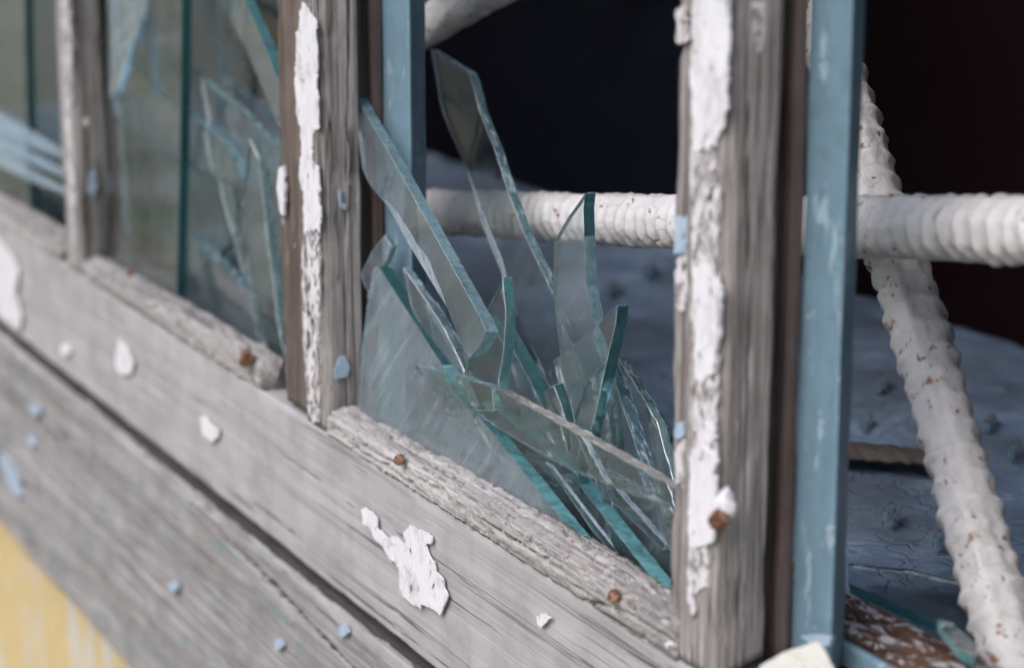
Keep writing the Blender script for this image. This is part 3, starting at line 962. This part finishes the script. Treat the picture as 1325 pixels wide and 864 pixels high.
shard('shard with a bright blue edge leaning right behind the dark edged one',
      [(790, 470), (794, 486), (812, 545), (828, 593), (850, 650), (862, 700), (820, 690), (760, 640), (742, 565), (765, 500)], .0365, -3, 4, mat='glass', edge='edge_clear', edge2='edge_streak', sides=(0, 1, 2, 3), seed=12, thick=.0045)
shard('broad hazy shard at the back, its slanting side running to the right mullion',
      [(800, 462), (836, 520), (868, 575), (900, 630), (905, 715), (840, 705), (775, 640), (740, 560), (765, 500)], .0560, 0, 10, mat='glass_dusty', edge='edge_clear', seed=13, thick=.004)
shard('blue green edged shard slanting down into the lower right corner of the pane',
      [(730, 612), (744, 620), (800, 692), (858, 766), (836, 768), (806, 752), (775, 703), (740, 645)], .0172, -10, 0, mat='glass', edge='edge_bright', rim=0.0007, seed=14, thick=.0052)
shard('dirty piece with brown specks low in the right corner behind the slanting shard',
      [(770, 600), (850, 640), (900, 690), (905, 775), (850, 785), (800, 745), (765, 660)], .0270, 3, 6, mat='glass_dirty', edge='edge_clear', seed=15, thick=.004)
shard('low hidden piece with a crumbled teal lower edge behind the big triangle',
      [(640, 520), (690, 560), (745, 600), (752, 640), (700, 622), (668, 604), (640, 575), (620, 540)], .0190, 5, -4, mat='glass', edge='edge', seed=16, thick=.004, amp=.0009)

G1 = 'small splinters among the broken glass'
for i, (lab, pts, Y, yw, tl, mt, ed, th) in enumerate([
        ('thin pointed splinter standing upright in the lower right of the pile', [(771, 583), (779, 592), (790, 640), (801, 700), (806, 742), (799, 746), (786, 690), (776, 630)], .0235, 12, 4, 'glass', 'edge_streak', .003),
        ('narrow second blade just right of the bright lower edge of the big triangle', [(684, 585), (706, 600), (745, 645), (790, 705), (814, 752), (796, 742), (750, 690), (712, 638)], .0228, -8, 3, 'glass', 'edge_pale', .004),
        ('small chip with a dark upper corner under the clear dark edged shard', [(702, 508), (716, 498), (731, 540), (744, 585), (733, 602), (714, 560)], .0260, 8, -6, 'glass', 'edge_dark', .004),
        ('sliver pressed against the near mullion low in the corner', [(846, 640), (866, 655), (884, 690), (884, 725), (866, 712), (852, 680)], .0225, 16, 6, 'glass_dusty', 'edge_white', .003),
        ('flat hazy fragment lying low across the lower right of the pile', [(640, 588), (720, 602), (790, 640), (856, 694), (846, 722), (760, 694), (690, 652)], .0330, 3, 24, 'glass_dusty', 'edge_pale', .004),
        ('sharp pointed fragment behind the foot of the rounded tall shard', [(556, 392), (600, 466), (642, 556), (606, 545), (576, 474)], .0250, 6, 3, 'glass', 'edge_white', .0035),
        ('short square ended splinter below the tallest shard', [(672, 470), (690, 474), (708, 520), (722, 560), (706, 566), (688, 520)], .0445, 10, 0, 'glass', 'edge_clear', .0035),
        ('thin blade crossing behind the bright blue edged shard', [(835, 520), (850, 545), (868, 610), (884, 660), (868, 668), (846, 600)], .0480, 8, 8, 'glass', 'edge_pale', .0035)]):
    shard(lab, pts, Y, yw, tl, thick=th, mat=mt, edge=ed, seed=50 + i, group=G1, amp=.0006)

for i, (lab, pts, Y, th) in enumerate([
        ('hair thin bright sliver lying along the front of the slanting corner shard', [(704, 597), (713, 602), (770, 678), (842, 764), (832, 766), (764, 684)], .0156, .0013),
        ('thin bright splinter fanning from the pile towards the foot of the near mullion', [(750, 556), (759, 560), (800, 636), (862, 704), (857, 712), (790, 648)], .0236, .0022)]):
    shard(lab, pts, Y, 4, 3, thick=th, mat='glass', edge='edge_white', seed=70 + i, group=G1, amp=.0003, rim=.0002)  # slivers added to draw bright highlight lines across the pile

# middle pane: several cracked pieces still standing behind the bead
G2 = 'cracked glass left in the middle pane'
B0, BL = 11, 0
shard('cracked back pane filling the middle opening left of the middle mullion',
      [(150, -120), (400, -160), (400, 560), (360, 500), (140, 330)], .0305, 0, 0, mat='pane', edge='edge', seed=20, name='glass_sheet', cat='glass sheet', group=G2, thick=.004)
shard('lower fragment with a long diagonal upper edge beside the middle mullion',
      [(258, 100), (285, 122), (318, 148), (340, 172), (371, 200), (371, 420), (320, 380), (285, 250)], .0225, 2, 5, mat='pane', edge='edge_pale', seed=27, group=G2, thick=.0034)
shard('low rounded fragment with a thin curved upper edge in the middle pane',
      [(150, 165), (185, 180), (230, 207), (270, 229), (308, 241), (312, 300), (262, 352), (205, 348), (150, 300)], .0266, -2, 3, mat='pane', edge='edge_pale', seed=28, group=G2, thick=.0034)
shard('upright glass piece with a straight dark green edge down the middle pane',
      [(136, -120), (237, -140), (235, 60), (233, 200), (229, 365), (228, 420), (180, 372), (136, 342)], .0115, 0, 1, mat='pane', edge='edge_dark', seed=21, group=G2, thick=.0045, amp=.0001)
shard('diagonal strip with a ragged white line hanging in the upper middle pane',
      [(255, -60), (300, -60), (316, 0), (340, 55), (356, 96), (361, 108), (361, 165), (345, 130), (312, 60), (283, 5)], .0110, -8, 4, mat='glass_dusty', edge='edge', edge2='edge_white', sides=(6, 7, 8, 9), slant=0.002, seed=22, group=G2, thick=.0045)
shard('curved pointed fragment with a pale blue upper edge in the middle pane',
      [(150, 60), (190, 95), (215, 122), (255, 155), (290, 185), (308, 215), (314, 238), (290, 233), (250, 215), (200, 185), (150, 150)], .0170, 2, 8, mat='pane', edge='edge_pale', seed=23, group=G2, thick=.0045)
shard('tall curved sliver with a glinting edge near the middle mullion',
      [(322, 180), (335, 205), (345, 300), (360, 420), (385, 540), (352, 500), (330, 430), (316, 330), (312, 260)], .0118, 12, 0, mat='glass', edge='edge_clear', seed=24, group=G2, thick=.0045)
shard('lower right fragment with a slanting top standing on the middle bead',
      [(245, 305), (262, 322), (300, 355), (330, 385), (345, 470), (330, 475), (270, 430), (235, 400)], .0172, -3, -6, mat='glass_dusty', edge='edge_clear', seed=25, group=G2, thick=.004)
shard('pale hazy corner piece high against the far mullion',
      [(140, -40), (205, -60), (186, 20), (166, 72), (150, 118), (142, 128), (143, 60)], .0060, 14, 10, mat='glass_dirty', edge='edge_clear', seed=26, group=G2, thick=.004)
# far-left pane
G3 = 'cracked glass left in the far pane'
shard('back pane in the far left opening',
      [(-160, -160), (92, -120), (92, 330), (-160, 170)], .0230, 0, 0, mat='pane', edge='edge', seed=30, name='glass_sheet', cat='glass sheet', group=G3, thick=.004)
shard('upright piece with a dark green edge in the far left pane',
      [(-120, -120), (31, -120), (33, 60), (36, 160), (40, 290), (-120, 170)], .0115, 0, 1, mat='pane', edge='edge_dark', seed=31, group=G3, thick=.0045, amp=.0001)
for i, (lab, pts, Y, tl) in enumerate([
        ('upper of the bluish slivers stacked in the far left pane', [(-30, 138), (0, 146), (45, 172), (84, 196), (86, 206), (40, 190), (-30, 158)], .0062, 30),
        ('middle one of the bluish slivers stacked in the far left pane', [(-30, 156), (0, 168), (40, 195), (84, 220), (86, 230), (40, 212), (-30, 180)], .0058, 34),
        ('lowest of the bluish slivers stacked in the far left pane', [(-30, 178), (0, 190), (45, 222), (82, 242), (80, 250), (40, 234), (-30, 200)], .0054, 30)]):
    shard(lab, pts, Y, 0, tl, mat='glass_dusty', edge='edge_white', seed=33 + i, group=G3, thick=.0028)  # slivers added in place of light streaks reflected by the far pane

# ------------------------------------------------------------------ things lying on the inner sill
def flat_piece(label, pts, Z, thick, mat, edge, seed, name='glass_shard', cat='glass shard', amp=.0006, slope=0, group=None):
    o = [atz(x, y, Z) for x, y in pts]
    o = [Vector((p.x, p.y, Z + slope * (p.y - o[0].y))) for p in o]
    q = []
    n = len(o)
    for i in range(n):
        a, b = o[i], o[(i + 1) % n]
        k = max(1, int((b - a).length / .002))
        for t in range(k):
            p = a.lerp(b, t / k)
            if t: p += Vector((noise.noise(p * 300 + Vector((seed, 0, 0))), noise.noise(p * 300 + Vector((0, seed, 5))), 0)) * amp
            q.append(p)
    nn = Vector((0, -slope, 1)).normalized()
    s = slab(name, q, nn, thick, [M[mat], M[edge]], None, 1, loc=tuple(q[0] - nn * thick))
    return tag(s, label, cat, group)
G4 = 'glass fallen on the inner sill'
flat_piece('dark flat sheet of glass lying on the inner sill beside the leaning white bar', [(1098, 728), (1180, 736), (1285, 760), (1300, 835), (1240, 815), (1180, 790), (1100, 755)], -.004, .003, 'pane', 'edge_dark', 3, group=G4)
flat_piece('small teal chip of glass on the sill at the foot of the leaning bar', [(1212, 800), (1232, 804), (1264, 833), (1258, 848), (1240, 838)], .0045, .003, 'glass', 'edge', 5, group=G4, cat='glass shard')
for i, (x, y, lab) in enumerate([(1280, 540, 'tiny upright glint of glass on the sill right of the leaning bar'), (1140, 490, 'small pale glass chip on the sill near the blue post'), (1312, 575, 'crumb of glass on the sill at the right edge'), (1120, 540, 'thin glass crumb on the sill just right of the near blue post'), (1215, 690, 'glass crumb left of the leaning bar near its foot'), (1150, 655, 'glass crumb on the cracked sill between blue post and leaning bar'), (840, 345, 'blurred pale crumb on the sill under the horizontal bar beside the near mullion'), (790, 368, 'blurred crumb on the sill right of the pointed shard')]):
    flat_piece(lab, [(x - 9, y + 5), (x + 4, y - 8), (x + 10, y - 3), (x, y + 9)], -.0085, .003, 'glass_dirty', 'edge_clear', 7 + i, group=G4)
# brown stick on the sill
p, q = atz(1040, 585, -.008), atz(1222, 594, -.008)
p = Vector((p.x, p.y, 0)); q = Vector((q.x, q.y, 0))
dr = (q - p).normalized(); sd2 = Vector((-dr.y, dr.x, 0))
vs, fs = [], []
nS, nP = 70, 10
for i in range(nS):
    t = i / (nS - 1)
    c = p.lerp(q, t) + sd2 * .002 * math.sin(t * 5)
    for k in range(nP):
        a = 2 * math.pi * k / nP
        r_ = .0062 * (1 + .25 * noise.noise(Vector((t * 14, k * .6, 1))))
        vs.append(c + sd2 * r_ * 1.5 * math.cos(a) + Vector((0, 0, -.009 + .002 + r_ * .35 * math.sin(a))))
for i in range(nS - 1):
    for k in range(nP):
        fs.append((i * nP + k, i * nP + (k + 1) % nP, (i + 1) * nP + (k + 1) % nP, (i + 1) * nP + k))
fs += [tuple(range(nP)), tuple(range((nS - 1) * nP, nS * nP))]
M['stick'] = wood('dark stick wood', 'X', (.03, .026, .024), (.075, .066, .06), (.12, .105, .095), seed=14)
st = fix_normals(link('wood_strip', vs, fs, M['stick'], loc=tuple(p + Vector((0, 0, -.009)))))
tag(st, 'thin dark brown wood strip lying across the inner sill', 'wood strip')

# cream chip of board and blue paint scrap at the foot of the near blue post
M['cream'] = paint_mat('cream painted board', (.50, .50, .44), wear=(.38, .37, .33), seed=21, crackle=200, wear_lo=.62)
o = [at(x, y, .012) for x, y in [(972, 880), (985, 862), (1012, 843), (1060, 828), (1066, 838), (1078, 880)]]
P0 = o[3]
nn = Vector((.35, -.62, .70)).normalized()
o = [on_plane(x, y, P0, nn) for x, y in [(960, 895), (985, 860), (1012, 844), (1058, 829), (1066, 838), (1078, 862), (1090, 895)]]
tag(slab('board_chip', jag(o, .002, .0003, 3), nn, .0022, M['cream'], loc=tuple(min(o, key=lambda q: q.z))), 'cream painted board chip at the foot of the near blue post', 'board chip')
o = [at(x, y, .0245) for x, y in [(1036, 822), (1058, 820), (1075, 824), (1072, 836), (1050, 834)]]
tag(slab('paint_scrap', jag(o, .0012, .0004, 3), (0, -1, 0), .0012, M['blue_flake'], loc=tuple(min(o, key=lambda q: q.z))), 'loose pale blue paint scrap just above the cream chip', 'paint scrap')
